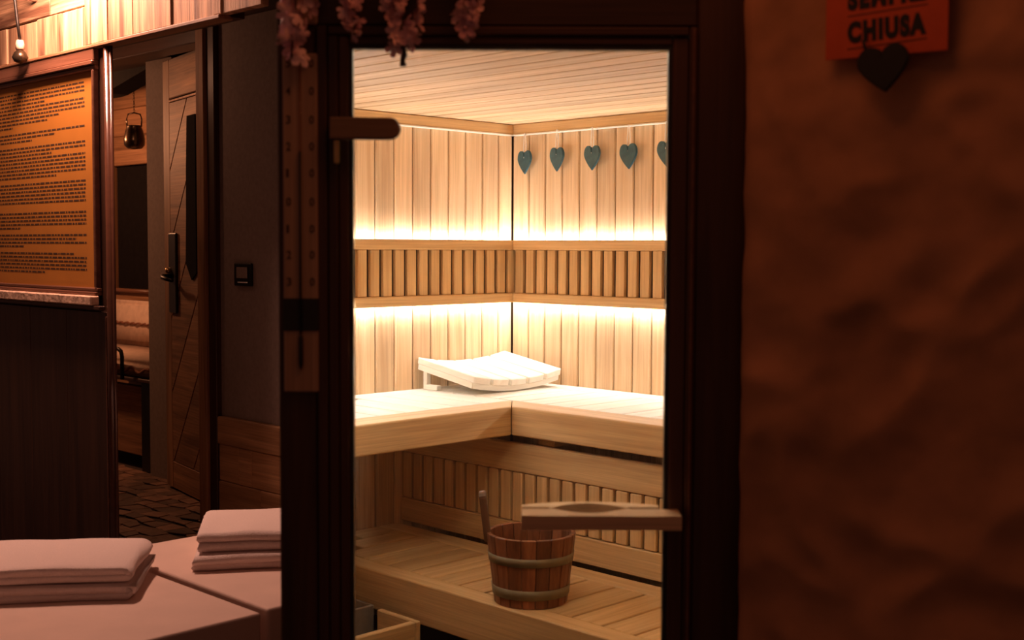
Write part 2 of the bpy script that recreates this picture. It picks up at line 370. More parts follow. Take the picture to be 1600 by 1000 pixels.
# ================================================================== HEADREST
hr = sthing('headrest', 'curved slatted pale wooden headrest tilted up in the bench corner', 'headrest', 0.335, -0.55, ZB + 0.001)
LEN = 0.335; tilt = math.atan2(0.052, 0.32); WID = 0.50
def arc(v):           # height of the concave curve across the slats, v in 0..1
    return 0.026 * (2 * v - 1) ** 2
vals = [0.0, 0.2, 0.4, 0.6, 0.8, 1.0]
def hpoint(u, v, h):   # u: 0 low end .. 1 high end (towards -X), v across (+Y)
    x = -u * LEN * math.cos(tilt) + h * math.sin(tilt) ; z = u * LEN * math.sin(tilt) + h * math.cos(tilt)
    return (x, v * WID, z + arc(v))
for a, c in zip(vals[:-1], vals[1:]):
    bm = bmesh.new(); g = 0.0065 / WID; grid = {}
    st = [(a + g, 0), (c - g, 0)]
    top, bot = 0.050, 0.023
    vs_ = [a + g, (a + c) / 2, c - g]
    def ring(u): return [bm.verts.new(hpoint(u, v, top)) for v in vs_] + [bm.verts.new(hpoint(u, v, bot)) for v in vs_[::-1]]
    r1, r2 = ring(0.0), ring(1.0)
    bm.faces.new(r1[::-1]); bm.faces.new(r2)
    for i in range(6): bm.faces.new((r1[i], r1[(i + 1) % 6], r2[(i + 1) % 6], r2[i]))
    bmesh.ops.recalc_face_normals(bm, faces=bm.faces[:])
    bmesh.ops.bevel(bm, geom=[e for e in bm.edges if e.calc_face_angle(0) > 0.6], offset=0.003, segments=1, affect='EDGES')
    obj('slat', finish(bm, 'headrest_slat', M['paleX']), hr)
for u in (0.02, 0.93):      # curved cross rails under the slats
    bm = bmesh.new(); prev = None
    for i in range(13):
        v = 0.02 + 0.96 * i / 12
        rr = [bm.verts.new(hpoint(u, v, 0.024)), bm.verts.new(hpoint(u + 0.06, v, 0.024)), bm.verts.new(hpoint(u + 0.06, v, 0.002)), bm.verts.new(hpoint(u, v, 0.002))]
        if prev:
            for j in range(4): bm.faces.new((prev[j], prev[(j + 1) % 4], rr[(j + 1) % 4], rr[j]))
        else: bm.faces.new(rr[::-1])
        prev = rr
    bm.faces.new(prev); obj('rail', finish(bm, 'headrest_rail', M['paleY']), hr)
for v in (0.015, 0.985):     # side rails along the slope
    bm = bmesh.new(); w_ = 0.022 / WID
    vv = (v, v + w_) if v < 0.5 else (v - w_, v)
    rr = [[bm.verts.new(hpoint(u, a_, h_)) for (a_, h_) in ((vv[0], 0.0235), (vv[1], 0.0235), (vv[1], 0.001), (vv[0], 0.001))] for u in (0.03, 0.97)]
    bm.faces.new(rr[0][::-1]); bm.faces.new(rr[1])
    for j in range(4): bm.faces.new((rr[0][j], rr[0][(j + 1) % 4], rr[1][(j + 1) % 4], rr[1][j]))
    obj('side_rail', finish(bm, 'headrest_side_rail', M['paleX']), hr)
for v in (0.03, 0.93):
    x, yy, z = hpoint(0.88, v, 0.001)
    obj('foot', bbox(0.022, 0.022, z, 0.002, M['paleZ']), hr, (x, yy + 0.011, z / 2))
x, yy, z = hpoint(0.80, 0.03, 0)
slab('foot_bar', hr, x - 0.02, x + 0.05, 0.012, 0.035, 0.0, 0.02, M['paleX'], 0.002)

# ================================================================== SLATE HEARTS
def heart_mesh(wd, ht, th, mat, n=40):
    bm = bmesh.new(); pts = []
    hl, hb, m4 = 0.34 * ht, 0.66 * ht, 10
    half = []
    for i in range(m4 + 1):                     # lobe from the notch outwards
        a_ = math.pi * (1 - i / m4); k_ = math.sin(a_)
        z = hl * (0.5 + 0.5 * k_) if a_ > math.pi / 2 else hl * k_
        half.append((wd / 4 * (1 + math.cos(a_)), z))
    for i in range(1, m4 + 1):                  # flank down to the tip
        s_ = i / m4; half.append((wd / 2 * (1 - s_ ** 1.55), -hb * s_))
    pts = half + [(-x, z) for x, z in half[-2:0:-1]]
    pts = [(x, z + 0.16 * ht) for x, z in pts]; n = len(pts)
    a = [bm.verts.new((x, -th / 2, z)) for x, z in pts]; c = [bm.verts.new((x, th / 2, z)) for x, z in pts]
    f1 = bm.faces.new(a); f2 = bm.faces.new(c[::-1])
    for i in range(n): bm.faces.new((a[i], c[i], c[(i + 1) % n], a[(i + 1) % n]))
    bmesh.ops.recalc_face_normals(bm, faces=bm.faces[:])
    es = set(f1.edges) | set(f2.edges)
    bmesh.ops.bevel(bm, geom=list(es), offset=th * 0.25, segments=2, affect='EDGES')
    return finish(bm, 'heart_mesh', mat)
hm = heart_mesh(0.088, 0.098, 0.011, M['slate'])
cordm = tube([(-0.006, 0, 0.029), (-0.007, 0.0, 0.07), (-0.004, 0, 0.112), (0.0, 0, 0.120), (0.004, 0, 0.112), (0.007, 0, 0.07), (0.006, 0, 0.029), (0.0, -0.006, 0.018), (-0.006, 0, 0.029)], 0.0019, M['cord'], 6)
nailm = lathe([(0, 0), (0.004, 0), (0.004, 0.003), (0.002, 0.004), (0.002, 0.02), (0, 0.02)], M['cord'], 10)
where = ['nearest the corner of the sauna', 'second from the corner of the sauna', 'third from the corner, middle of the five', 'fourth from the corner of the sauna', 'half hidden by the door frame']
for i, (X, zz) in enumerate(((0.105, 1.808), (0.290, 1.812), (0.482, 1.809), (0.670, 1.806), (0.855, 1.808))):
    h = sthing('slate_heart', 'teal slate heart on a white cord, ' + where[i], 'heart', X, -0.033, zz, group='slate hearts on the sauna wall')
    obj('heart_plate', hm, h, rot=(0, R(random.uniform(-3, 3)), R(random.uniform(-8, 8))))
    obj('cord', cordm, h)
    obj('nail', nailm, h, (0, -0.003, 0.118), (R(-90), 0, 0))

# ================================================================== BUCKET
BX, BY = 0.062, 3.845
bk = thing('wooden_bucket', 'dark wooden stave bucket with two metal bands and an upright handle stave', 'bucket', (BX, BY, ZL + 0.0012))
NS = 18; HB = 0.216
def brad(z): return 0.1135 + (0.139 - 0.1135) * z / HB
def stave(z1, th=0.014, half=math.pi / NS - 0.006, tip=0.0):
    bm = bmesh.new(); rings = []
    zs = [0, HB * 0.5, z1]
    for z in zs:
        ro = brad(z); ri = ro - th; rr = []
        hf = half if z <= HB else half * 0.55
        for a in (-hf, 0, hf): rr.append(bm.verts.new((ro * math.cos(a), ro * math.sin(a), z)))
        for a in (hf, 0, -hf): rr.append(bm.verts.new((ri * math.cos(a), ri * math.sin(a), z)))
        rings.append(rr)
    bm.faces.new(rings[0][::-1]); bm.faces.new(rings[-1])
    for i in range(len(zs) - 1):
        for j in range(6): bm.faces.new((rings[i][j], rings[i][(j + 1) % 6], rings[i + 1][(j + 1) % 6], rings[i + 1][j]))
    bmesh.ops.recalc_face_normals(bm, faces=bm.faces[:])
    bmesh.ops.bevel(bm, geom=[e for e in bm.edges if e.calc_face_angle(0) > 0.7], offset=0.0018, segments=1, affect='EDGES')
    return finish(bm, 'stave_mesh', M['bucket'])
sm_ = stave(HB)
for i in range(NS):
    obj('stave', sm_, bk, rot=(0, 0, 2 * math.pi * i / NS + 0.1))
obj('bucket_bottom', lathe([(0, 0.012), (0.099, 0.012), (0.099, 0.026), (0, 0.026)], M['bucket'], 24), bk)
for z0, z1 in ((0.028, 0.058), (0.132, 0.158)):
    obj('metal_band', lathe([(brad(z0) + 0.0002, z0), (brad(z0) + 0.0025, z0), (brad(z1) + 0.0025, z1), (brad(z1) + 0.0002, z1)], M['hoop'], 48), bk)
bm = bmesh.new()   # upright handle stave: flat board with a rounded tip, seen edge on
prof = []
for i in range(9): 
    a = math.pi * i / 8; prof.append((0.022 * math.cos(a), 0.105 + 0.022 * math.sin(a)))
prof = [(0.022, -0.03)] + prof + [(-0.022, -0.03)]
a_ = [bm.verts.new((-0.011, y_, z_)) for y_, z_ in prof]; c_ = [bm.verts.new((0.011, y_, z_)) for y_, z_ in prof]
bm.faces.new(a_); bm.faces.new(c_[::-1])
for i in range(len(prof)): bm.faces.new((a_[i], c_[i], c_[(i + 1) % len(prof)], a_[(i + 1) % len(prof)]))
bmesh.ops.recalc_face_normals(bm, faces=bm.faces[:])
bmesh.ops.bevel(bm, geom=[e for e in bm.edges if e.calc_face_angle(0) > 0.7], offset=0.003, segments=2, affect='EDGES')
obj('handle_stave', finish(bm, 'handle_stave', M['bucketrim']), bk, (-0.137, 0.0, HB), (0, R(-7), 0))

# ================================================================== HEATER AND GUARD
hg = sthing('heater_guard', 'low open wooden guard box around the stone heater', 'guard rail')
GZ = 0.262
slab('back_board', hg, 0.64, 0.835, -1.262, -1.240, 0.0, GZ, M['benchX'], 0.003)
slab('side_board', hg, 0.811, 0.835, clipY(0.811) + 0.01, -1.2625, 0.0, GZ, M['benchY'], 0.003)
ht = sthing('sauna_heater', 'grey metal sauna heater with stones inside the wooden guard', 'heater')
slab('heater_side', ht, 0.600, 0.612, -1.35, -1.25, 0.0, 0.27, M['metal'], 0.002)
slab('heater_back', ht, 0.475, 0.600, -1.258, -1.248, 0.0, 0.27, M['metal'], 0.002)
def rock(r, seed):
    bm = bmesh.new(); bmesh.ops.create_icosphere(bm, subdivisions=2, radius=r)
    for v in bm.verts: v.co *= 1 + 0.35 * noise.noise(v.co * 18 + Vector((seed * 3.1, 0, 0)))
    return finish(bm, 'stone_mesh', M['rock'], False)
for i, (X, Y, Z_, r_) in enumerate(((0.66, -1.33, 0.09, 0.035), (0.70, -1.40, 0.09, 0.034), (0.73, -1.31, 0.075, 0.036), (0.67, -1.37, 0.145, 0.032), (0.765, -1.37, 0.07, 0.034))):
    obj('heater_stone', rock(r_, i), ht, (X, Y, Z_))
slab('stone_tray', ht, 0.655, 0.805, -1.39, -1.265, 0.03, 0.045, M['metal'], 0.002)

# ================================================================== FRONT WALL, DOOR
wf = thing('wall_front', 'dark stained timber boards framing the sauna door', 'wall', (0, 2.4, 0), kind='structure')
slab('post_board', wf, -0.447, -0.372, 0.0, 0.06, 0, 2.75, M['darkZ'], 0.004)
slab('header_board', wf, -0.3715, 0.349, 0.0, 0.06, 1.868, 2.08, M['darkX'], 0.004)
slab('header_board', wf, -0.3715, 0.349, 0.0, 0.06, 2.084, 2.75, M['darkX'], 0.004)
slab('casing_board', wf, 0.3495, 0.62, 0.004, 0.06, 0, 2.75, M['darkZ'], 0.004)
d1 = thing('door_1', 'glass sauna door in a dark timber frame with wooden handles', 'door', (0, 2.4, 0), kind='structure')
slab('jamb', d1, -0.3705, -0.352, -0.012, 0.05, 0, 1.867, M['jambZ'], 0.003)
slab('jamb', d1, -0.3515, -0.332, -0.004, 0.05, 0, 1.850, M['jambZ'], 0.003)
slab('stile', d1, -0.3315, -0.312, 0.002, 0.05, 0.0, 1.8500, M['jambZ'], 0.003)
slab('jamb', d1, 0.334, 0.349, -0.006, 0.05, 0, 1.867, M['jambZ'], 0.003)
slab('bead', d1, 0.339, 0.344, -0.012, -0.006, 0, 1.862, M['mould'], 0.002)  # lighter wood than the jambs stands in for a highlight
slab('stile', d1, 0.303, 0.3335, 0.004, 0.05, 0.0, 1.8500, M['jambZ'], 0.003)
slab('head_jamb', d1, -0.3515, 0.3335, -0.004, 0.05, 1.8505, 1.867, M['jambX'], 0.003)
slab('top_rail', d1, -0.3115, 0.3025, 0.004, 0.05, 1.834, 1.850, M['jambX'], 0.003)
slab('seal', d1, -0.3115, -0.305, 0.008, 0.03, 0.02, 1.8335, M['black'], 0)
slab('seal', d1, 0.2955, 0.3025, 0.008, 0.03, 0.02, 1.8335, M['black'], 0)
slab('seal', d1, -0.3045, 0.295, 0.008, 0.03, 1.826, 1.8335, M['black'], 0)
slab('glass_pane', d1, -0.3045, 0.295, 0.012, 0.018, 0.02, 1.8255, M['glass'], 0)
slab('threshold', d1, -0.3115, 0.3025, 0.0, 0.05, 0.0, 0.0195, M['jambX'], 0.002)
# horizontal wooden pull bars either side of the glass, hollowed towards the pane
def pullbar(x0, x1, depth, hole, sgn, mat, z0, z1, taper=0.0):
    bm = bmesh.new(); N = 48; a = []; c = []
    h0, h1 = hole
    outer = []; inner = []
    for i in range(N + 1):
        x = x0 + (x1 - x0) * i / N
        d_in = 0.0
        if h0 < x < h1:
            s_ = (x - h0) / (h1 - h0); d_in = 0.043 * math.sin(math.pi * s_) ** 0.85
        elif x < h0 - 0.006 or (x > h1 + 0.006): d_in = 0.007
        s2 = (x - x0) / (x1 - x0)
        d_out = depth * (1 - taper * (abs(2 * s2 - 1)) ** 2.2)
        inner.append((x, sgn * d_in)); outer.append((x, sgn * d_out))
    poly = inner + outer[::-1]
    if sgn > 0: poly = poly[::-1]
    me = prism(poly, z0, z1, mat)
    return me
hd_o = obj('pull_handle', pullbar(0.020, 0.322, 0.072, (0.080, 0.222), -1, M['handle'], 0.9185, 0.9455), d1, (0, 0.0115, 0), label='reddish wooden pull bar on the outer side of the glass')
hd_i = obj('pull_handle', pullbar(0.020, 0.288, 0.056, (0.080, 0.222), 1, M['handle_in'], 0.918, 0.945, 0.55), d1, (0, 0.0185, 0), label='pale wooden pull bar on the inner side of the glass')
# wooden turn latch on the frame
la = thing('turn_latch', 'rounded wooden turn latch on the door frame over the glass', 'latch', (-0.337, 2.372, 1.672))
pl = [(-0.006, -0.0205), (0.106, -0.0205)] + [(0.106 + 0.0205 * math.sin(math.pi * i / 12), -0.0205 * math.cos(math.pi * i / 12)) for i in range(1, 12)] + [(0.106, 0.0205), (-0.006, 0.0205)]
obj('latch_bar', prism(pl, -0.012, 0.012, M['latch'], 0.003, 2), la, rot=(R(90), 0, 0))
slab('latch_spacer', la, 0.0, 0.03, 0.0125, 0.015, -0.02, 0.02, M['latch'], 0.0005)
slab('latch_plate', la, 0.001, 0.010, -0.004, 0.013, -0.066, -0.021, M['brass'], 0.002)

# ================================================================== THERMOMETER
th = thing('wall_thermometer', 'tall wooden thermometer board with two columns of numbers on the post', 'thermometer', (-0.402, 2.399, 0))
thb = slab('board', th, -0.0335, 0.0335, -0.012, -0.0005, 1.172, 1.814, M['thermo'], 0.003)
slab('hanger_board', th, -0.0335, 0.0335, -0.012, -0.0005, 1.868, 2.06, M['thermo'], 0.003)
slab('black_band', th, -0.0335, 0.0335, -0.0145, -0.0125, 1.290, 1.352, M['black'], 0.001)
obj('tube', tube([(0, -0.0145, 1.215), (0, -0.0145, 1.64), (0, -0.0145, 1.79)], 0.0024, M['bulb'], 8), th)
obj('fluid', tube([(0, -0.0168, 1.285), (0, -0.0168, 1.63)], 0.0022, M['black'], 8), th)
obj('fluid_bulb', tube([(0, -0.0165, 1.218), (0, -0.0165, 1.23), (0, -0.0165, 1.275), (0, -0.0165, 1.284)], [0.002, 0.0045, 0.0045, 0.002], M['black'], 8), th)
def text_mesh(s, width, height, mat, bold=0.0, depth=0.0004):
    cu = bpy.data.curves.new('txt', 'FONT'); cu.body = s; cu.size = 1.0; cu.offset = bold; cu.space_character = 1.22; cu.extrude = 0.001
    o = bpy.data.objects.new('txt', cu); COL.objects.link(o)
    dg = bpy.context.evaluated_depsgraph_get(); me = bpy.data.meshes.new_from_object(o.evaluated_get(dg))
    bpy.data.objects.remove(o); bpy.data.curves.remove(cu)
    xs_ = [v.co.x for v in me.vertices]; ys_ = [v.co.y for v in me.vertices]
    x0, x1, y0, y1 = min(xs_), max(xs_), min(ys_), max(ys_)
    for v in me.vertices:   # stands upright in the XZ plane, facing -Y, left-bottom at the origin
        v.co = Vector(((v.co.x - x0) / (x1 - x0) * width, -(v.co.z * depth / 0.001), (v.co.y - y0) / (y1 - y0) * height))
    me.materials.clear(); me.materials.append(mat); return me
digs = {}
for py, lft in ((105, '5'), (147, '4'), (191, '3'), (232, '2'), (273, '1'), (317, '0'), (359, '1'), (399, '2'), (441, '3')):
    z = 1.45 + (387 - py) * 2.4 / 1960 + 0.013
    for s, x in ((lft, -0.0265), ('0', 0.0175)):
        if s not in digs: digs[s] = text_mesh(s, 0.0045 if s == '1' else 0.0085, 0.0155, M['brownink'], 0.012)
        sub(obj('numeral', digs[s], th, (x, -0.0126, z - 0.021)), thb)

# ================================================================== PLASTER WALL ON THE RIGHT, SIGN, HEART
wang = math.atan2(-0.7, 1.0)
wr = thing('wall_side', 'lumpy hand-smoothed mud plaster wall beside the sauna door', 'wall', (0.437, 2.392, 0), wang, kind='structure')
bm = bmesh.new(); NX, NZ = 110, 230; W_, H_ = 1.5, 2.75; g_ = []
for j in range(NZ + 1):
    row = []
    for i in range(NX + 1):
        x = W_ * i / NX; z = H_ * j / NZ
        p = Vector((x * 4.3, 0.3, z * 4.0))
        d_ = 1.0 * max(-0.03, min(0.022, 0.012 * noise.noise(p * 0.7) + 0.026 * (0.36 - abs(noise.noise(p * 1.5 + Vector((5, 2, 1)) + 0.8 * noise.noise_vector(p * 0.9)))) - 0.008 + 0.006 * noise.noise(p * 3.0) + 0.002 * noise.noise(p * 9)))
        e = 0.008 * noise.noise(Vector((0, 9, z * 5))) + 0.004 * noise.noise(Vector((0, 4, z * 14)))
        edge = min(1.0, x / 0.03)
        row.append(bm.verts.new((x + e * (1 - edge) , -0.012 - 0.016 * math.sqrt(edge) - d_ * edge + (0.02 if i == 0 else 0), z)))
    g_.append(row)
for j in range(NZ):
    for i in range(NX): bm.faces.new((g_[j][i], g_[j][i + 1], g_[j + 1][i + 1], g_[j + 1][i]))
obj('plaster_skin', finish(bm, 'plaster_mesh', M['plaster'], True), wr)
slab('wall_core', wr, 0.03, 1.5, 0.03, 0.12, 0, 2.75, M['brownwall'], 0)
sg = thing('closed_door_sign', 'red card sign with bold black capitals on the plaster wall', 'sign', (0.437, 2.392, 0), wang)
crd = slab('card', sg, 0.178, 0.391, -0.0505, -0.0485, 1.784, 2.06, M['red'], 0.0006)
sub(obj('lettering', text_mesh('CHIUSA', 0.137, 0.0385, M['ink'], 0.075), sg, (0.2185, -0.0508, 1.8090), (0, R(-2), 0)), crd)
sub(obj('lettering', text_mesh('SEMPRE', 0.137, 0.0385, M['ink'], 0.075), sg, (0.2175, -0.0508, 1.8660), (0, R(-2), 0)), crd)
sub(obj('rule_line', bbox(0.139, 0.0005, 0.0018, 0, M['brownink']), sg, (0.287, -0.0508, 1.8035), (0, R(-3), 0)), crd)
sub(obj('rule_line', bbox(0.139, 0.0005, 0.0018, 0, M['brownink']), sg, (0.287, -0.0508, 1.8605), (0, R(-3), 0)), crd)
hx = thing('hanging_heart', 'black slate heart hanging in front of the red sign', 'heart', Vector((0.437, 2.392, 1.7585)) + Vector((math.cos(wang), math.sin(wang), 0)) * 0.289 + Vector((math.sin(wang), -math.cos(wang), 0)) * 0.068, wang)
obj('heart_plate', heart_mesh(0.090, 0.080, 0.010, M['ink']), hx, rot=(0, R(-6), 0))
obj('cord', tube([(-0.03, 0.0, 0.026), (-0.037, 0.002, 0.05), (-0.036, 0.012, 0.07)], 0.003, M['ink'], 6), hx)

# ================================================================== FLOWER SPRIGS ABOVE THE DOOR
def blossom():
    bm = bmesh.new()
    for k_ in range(5):
        a = 2 * math.pi * k_ / 5; ca, sa = math.cos(a), math.sin(a)
        pts = [(0.0015, 0, 0), (0.006, -0.0045, 0.003), (0.012, -0.0052, 0.0075), (0.0155, 0, 0.0085), (0.012, 0.0052, 0.0075), (0.006, 0.0045, 0.003)]
        vv = [bm.verts.new((x * ca - y_ * sa, x * sa + y_ * ca, z)) for x, y_, z in pts]
        cc = bm.verts.new((0.009 * ca, 0.009 * sa, 0.0035))
        for i in range(6): bm.faces.new((vv[i], vv[(i + 1) % 6], cc))
    bmesh.ops.create_icosphere(bm, subdivisions=1, radius=0.003, matrix=Matrix.Translation((0, 0, 0.003)))
    return finish(bm, 'blossom_mesh', M['petal'])
bmesh_blossom = blossom()
def sprig(x, ztip, wid, n, label, bud=0.0):
    t = thing('flower_sprig', label, 'flowers', (x, 2.352, 2.06), group='pink flower sprigs above the sauna door')
    Ls = 2.06 - ztip
    pts = [(0.006 * math.sin(4 * s_ + x * 30), 0, -Ls * s_) for s_ in [i / 8 for i in range(9)]]
    pts[0] = (pts[0][0], 0.045, 0.0)
    obj('stem', tube(pts, 0.0018, M['leafdark'], 6), t)
    for i in range(n):
        s_ = 0.15 + 0.85 * (i + 0.5) / n; ww = wid * (0.25 + 0.75 * (1 - s_) ** 0.6)
        b_ = obj('blossom', bmesh_blossom, t, (random.uniform(-1, 1) * ww, random.uniform(-0.022, 0.02), -Ls * s_ + random.uniform(-0.006, 0.006)),
                 (random.uniform(0.6, 2.3), random.uniform(-0.8, 0.8), random.uniform(0, 6)))
        k_ = random.uniform(1.05, 1.5); b_.scale = (k_, k_, k_)
    if bud:
        obj('bud', tube([(0.0, 0, -Ls + 0.01), (0.003, 0, -Ls - 0.012), (0.0, 0, -Ls - 0.022), (0.001, 0, -Ls - 0.032)], [0.0035, 0.0065, 0.005, 0.0075], M['leafdark'], 6), t)
sprig(-0.405, 1.80, 0.040, 40, 'long drooping sprig of pink blossoms in front of the thermometer')
sprig(-0.300, 1.842, 0.024, 22, 'small sprig of pink blossoms over the door frame above the wooden latch')
sprig(-0.205, 1.818, 0.048, 44, 'longest sprig of pink blossoms ending in a dark bud over the glass', 0.03)
sprig(-0.085, 1.842, 0.042, 32, 'sprig of pink blossoms above the middle of the door glass')

# ================================================================== CORRIDOR, LEFT OF THE DOOR
ZF = 0.37
pf = sthing('floor_platform', 'raised floor of dark irregular flagstones by the planked door', 'floor', kind='structure')
obj('grout_bed', prism([(-3.2, -1.69), (0.1, -1.69), (0.1, -1.38), (0.2, -1.38), (0.2, -1.21), (-0.1, -1.0), (-0.1, 0.0), (-3.2, 0.0)], 0.0, ZF - 0.008, M['grout']), pf)
rs = random.Random(3)
pcs = {}
def jit(i, j): 
    k_ = (i, j)
    if k_ not in pcs: pcs[k_] = (rs.uniform(-0.022, 0.022), rs.uniform(-0.022, 0.022))
    return pcs[k_]
DX, DY = 0.098, 0.083
for j in range(-21, -9):
    for i in range(-23, 0):
        off = 0.5 * DX if j % 2 else 0.0
        poly = []
        for (a, c) in ((0, 0), (1, 0), (1, 1), (0, 1)):
            jx, jy = jit(2 * (i + a) + (j % 2), j + c)
            poly.append(((i + a) * DX + off + jx * 1.0, (j + c) * DY + jy))
        if max(p_[1] for p_ in poly) > -0.76 or min(p_[1] for p_ in poly) < -1.68 or max(p_[0] for p_ in poly) > 0.05: continue
        if min(p_[1] for p_ in poly) > -1.22 and max(p_[0] for p_ in poly) > -0.12: continue
        cx_ = sum(p_[0] for p_ in poly) / 4; cy_ = sum(p_[1] for p_ in poly) / 4
        poly = [((x - cx_) * 0.94, (y_ - cy_) * 0.93) for x, y_ in poly]
        obj('flagstone', prism(poly, -0.006, 0.0, M['stone'], 0.0015, 1), pf, (cx_, cy_, ZF + rs.uniform(-0.0015, 0.0015)), (0, 0, 0))
# grey wall with switch and timber wainscot (plane Y = -1.2)
wc = sthing('wall_corridor', 'grey plastered corridor wall with timber wainscot beside the sauna post', 'wall', kind='structure')
slab('plaster_panel', wc, -0.385, 0.235, -1.2, -1.12, 0.797, 2.6, M['grey'], 0)
slab('cap_plank', wc, -0.385, 0.235, -1.222, -1.13, 0.690, 0.796, M['wain'], 0.004)
for z0, z1, joints in ((0.548, 0.688, (-0.385, -0.25, -0.16, 0.05, 0.235)), (0.415, 0.546, (-0.385, -0.10, 0.235)), (0.30, 0.413, (-0.385, -0.2, 0.08, 0.235))):
    for a, c in zip(joints[:-1], joints[1:]):
        slab('plank', wc, a + 0.001, c - 0.001, -1.214 - random.uniform(0, 0.004), -1.13, z0, z1, M['wain'], 0.003)
sw = sthing('light_switch', 'square black light switch with a grey rocker on the grey wall', 'switch', -0.218, -1.2, 1.345)
swp = slab('plate', sw, -0.058, 0.058, -0.011, -0.0005, -0.043, 0.043, M['blackmetal'], 0.004, 2)
sub(slab('rocker', sw, -0.036, 0.036, -0.0145, -0.0115, -0.014, 0.028, M['grey'], 0.002), swp)
sub(slab('label_strip', sw, -0.03, 0.036, -0.013, -0.0115, -0.031, -0.027, M['cord'], 0), swp)
tr = sthing('trim_2', 'dark timber casing around the corridor doorway', 'trim', kind='structure')
slab('casing', tr, -0.498, -0.44, -1.235, -1.10, 0.362, 2.29, M['rustZ'], 0.004)
slab('casing', tr, -0.4395, -0.386, -1.222, -1.10, 0.362, 2.6, M['darkZ'], 0.004)
slab('casing_head', tr, -2.2, -0.4985, -1.225, -1.12, 2.235, 2.29, M['darkX'], 0.004)
# ajar planked door with slit window
PD = Vector((-1.238, -0.955)); PH = Vector((-0.455, -1.115)); dv = PH - PD; pang = math.atan2(dv.y, dv.x); WL = dv.length
pw = S(PD.x, PD.y, 0.378)
pd = thing('planked_door', 'ajar rustic door of diagonal planks with a dark slit window', 'door', pw, RZ + pang)
DH = 1.885
slab('door_core', pd, 0.05, WL - 0.05, 0.0165, 0.03, 0.02, DH - 0.02, M['char'], 0)
slab('stile', pd, 0.0, 0.085, 0.0, 0.04, 0.0, DH, M['rustZ'], 0.003)
slab('stile', pd, WL - 0.09, WL, 0.0, 0.04, 0.0, DH, M['rustZ'], 0.003)
slab('top_rail', pd, 0.0855, WL - 0.0905, 0.0, 0.04, DH - 0.17, DH, M['rustX'], 0.003)
slab('bottom_rail', pd, 0.0855, WL - 0.0905, 0.0, 0.04, 0.0, 0.12, M['rustX'], 0.003)
slab('rail_bead', pd, 0.0855, WL - 0.0905, -0.004, 0.008, DH - 0.186, DH - 0.178, M['ledge'], 0.001)
def clip_poly(poly, x0, x1, z0, z1):
    for ax, lim, sg_ in ((0, x0, 1), (0, x1, -1), (1, z0, 1), (1, z1, -1)):
        out = []
        for i in range(len(poly)):
            a, b = poly[i], poly[(i + 1) % len(poly)]
            ia, ib = sg_ * (a[ax] - lim) >= 0, sg_ * (b[ax] - lim) >= 0
            if ia: out.append(a)
            if ia != ib:
                t = (lim - a[ax]) / (b[ax] - a[ax]); out.append((a[0] + t * (b[0] - a[0]), a[1] + t * (b[1] - a[1])))
        poly = out
        if not poly: break
    return poly
da = R(52); PWD = 0.20
for i in range(-6, 14):
    c0 = i * PWD / math.cos(da)
    sl = math.tan(da)
    poly = clip_poly([(0.0, c0), (1.0, c0 + sl), (1.0, c0 + sl + PWD / math.cos(da) - 0.016), (0.0, c0 + PWD / math.cos(da) - 0.016)], 0.088, WL - 0.093, 0.123, DH - 0.19)
    if len(poly) < 3: continue
    me = prism(poly, -0.008, 0.008, M['rustX'], 0.0)
    obj('diagonal_plank', me, pd, (0, 0.008, 0), (R(90), 0, 0))
obj('slit_window', prism([(0.30, 1.00), (0.37, 0.93), (0.43, 0.96), (0.43, 1.62), (0.33, 1.62), (0.315, 1.40), (0.31, 1.2)], -0.003, 0.003, M['pane']), pd, (0, -0.0035, 0), (R(90), 0, 0))
lkp = slab('lock_plate', pd, 0.088, 0.185, -0.012, -0.001, 0.78, 1.13, M['blackmetal'], 0.005, 2)
sub(obj('door_lever', tube([(0.118, -0.012, 0.94), (0.118, -0.05, 0.94), (0.14, -0.055, 0.935), (0.25, -0.05, 0.925)], [0.012, 0.011, 0.010, 0.008], M['blackmetal'], 10), pd), lkp)
sub(obj('lock_knob', lathe([(0, -0.02), (0.012, -0.018), (0.014, -0.006), (0.012, 0.0)], M['brass'], 14), pd, (0.107, -0.012, 0.965), (R(-90), 0, 0)), lkp)
# grey pillar and lintel behind the door
pg = sthing('wall_pier', 'grey plastered pier and lintel behind the planked door', 'wall', kind='structure')
slab('pier', pg, -1.53, -1.30, -0.875, -0.72, ZF, 2.6, M['grey'], 0)
slab('lintel', pg, -1.2995, -0.1, -0.90, -0.72, 2.30, 2.6, M['grey'], 0)
slab('infill', pg, -1.2995, -0.1, -0.78, -0.72, ZF, 2.2995, M['brownwall'], 0)
# soffit and planked beam (plane Y = -1.697)
tb = sthing('beam_1', 'weathered plank cladding over the corridor opening, lit from above', 'beam', kind='structure')
slab('soffit', tb, -4.6, 0.44, -1.66, -0.5, 2.30, 2.34, M['darkX'], 0)
slab('beam_core', tb, -4.6, 0.44, -1.672, -1.62, 2.155, 2.75, M['darkX'], 0)
def Fx(x): return (x * 2 - 3.0 + 5.4) * q      # world x on the plane x+y=3 -> X in the sauna frame
edges = [-3.4, -3.15, -2.9, -2.68, -2.45, -2.2, -1.985, -1.80, -1.655, -1.52, -1.40, -1.276, -1.10, -0.92, -0.74, -0.56]
for a, c in zip(edges[:-1], edges[1:]):
    d_ = random.uniform(0, 0.008)
    if c <= -1.45:
        slab('plank', tb, Fx(a) + 0.001, Fx(c) - 0.001, -1.697 - d_, -1.6725, 2.160, 2.298 + random.uniform(-0.004, 0.004), M['oldZ'], 0.003)
    else:
        slab('plank', tb, Fx(a) + 0.001, min(0.44, Fx(c) - 0.001), -1.697 - d_, -1.6725, 2.160, 2.62, M['oldZ'], 0.003)
slab('plank', tb, Fx(-3.4), Fx(-1.72), -1.70, -1.6725, 2.304, 2.45, M['oldX'], 0.003)
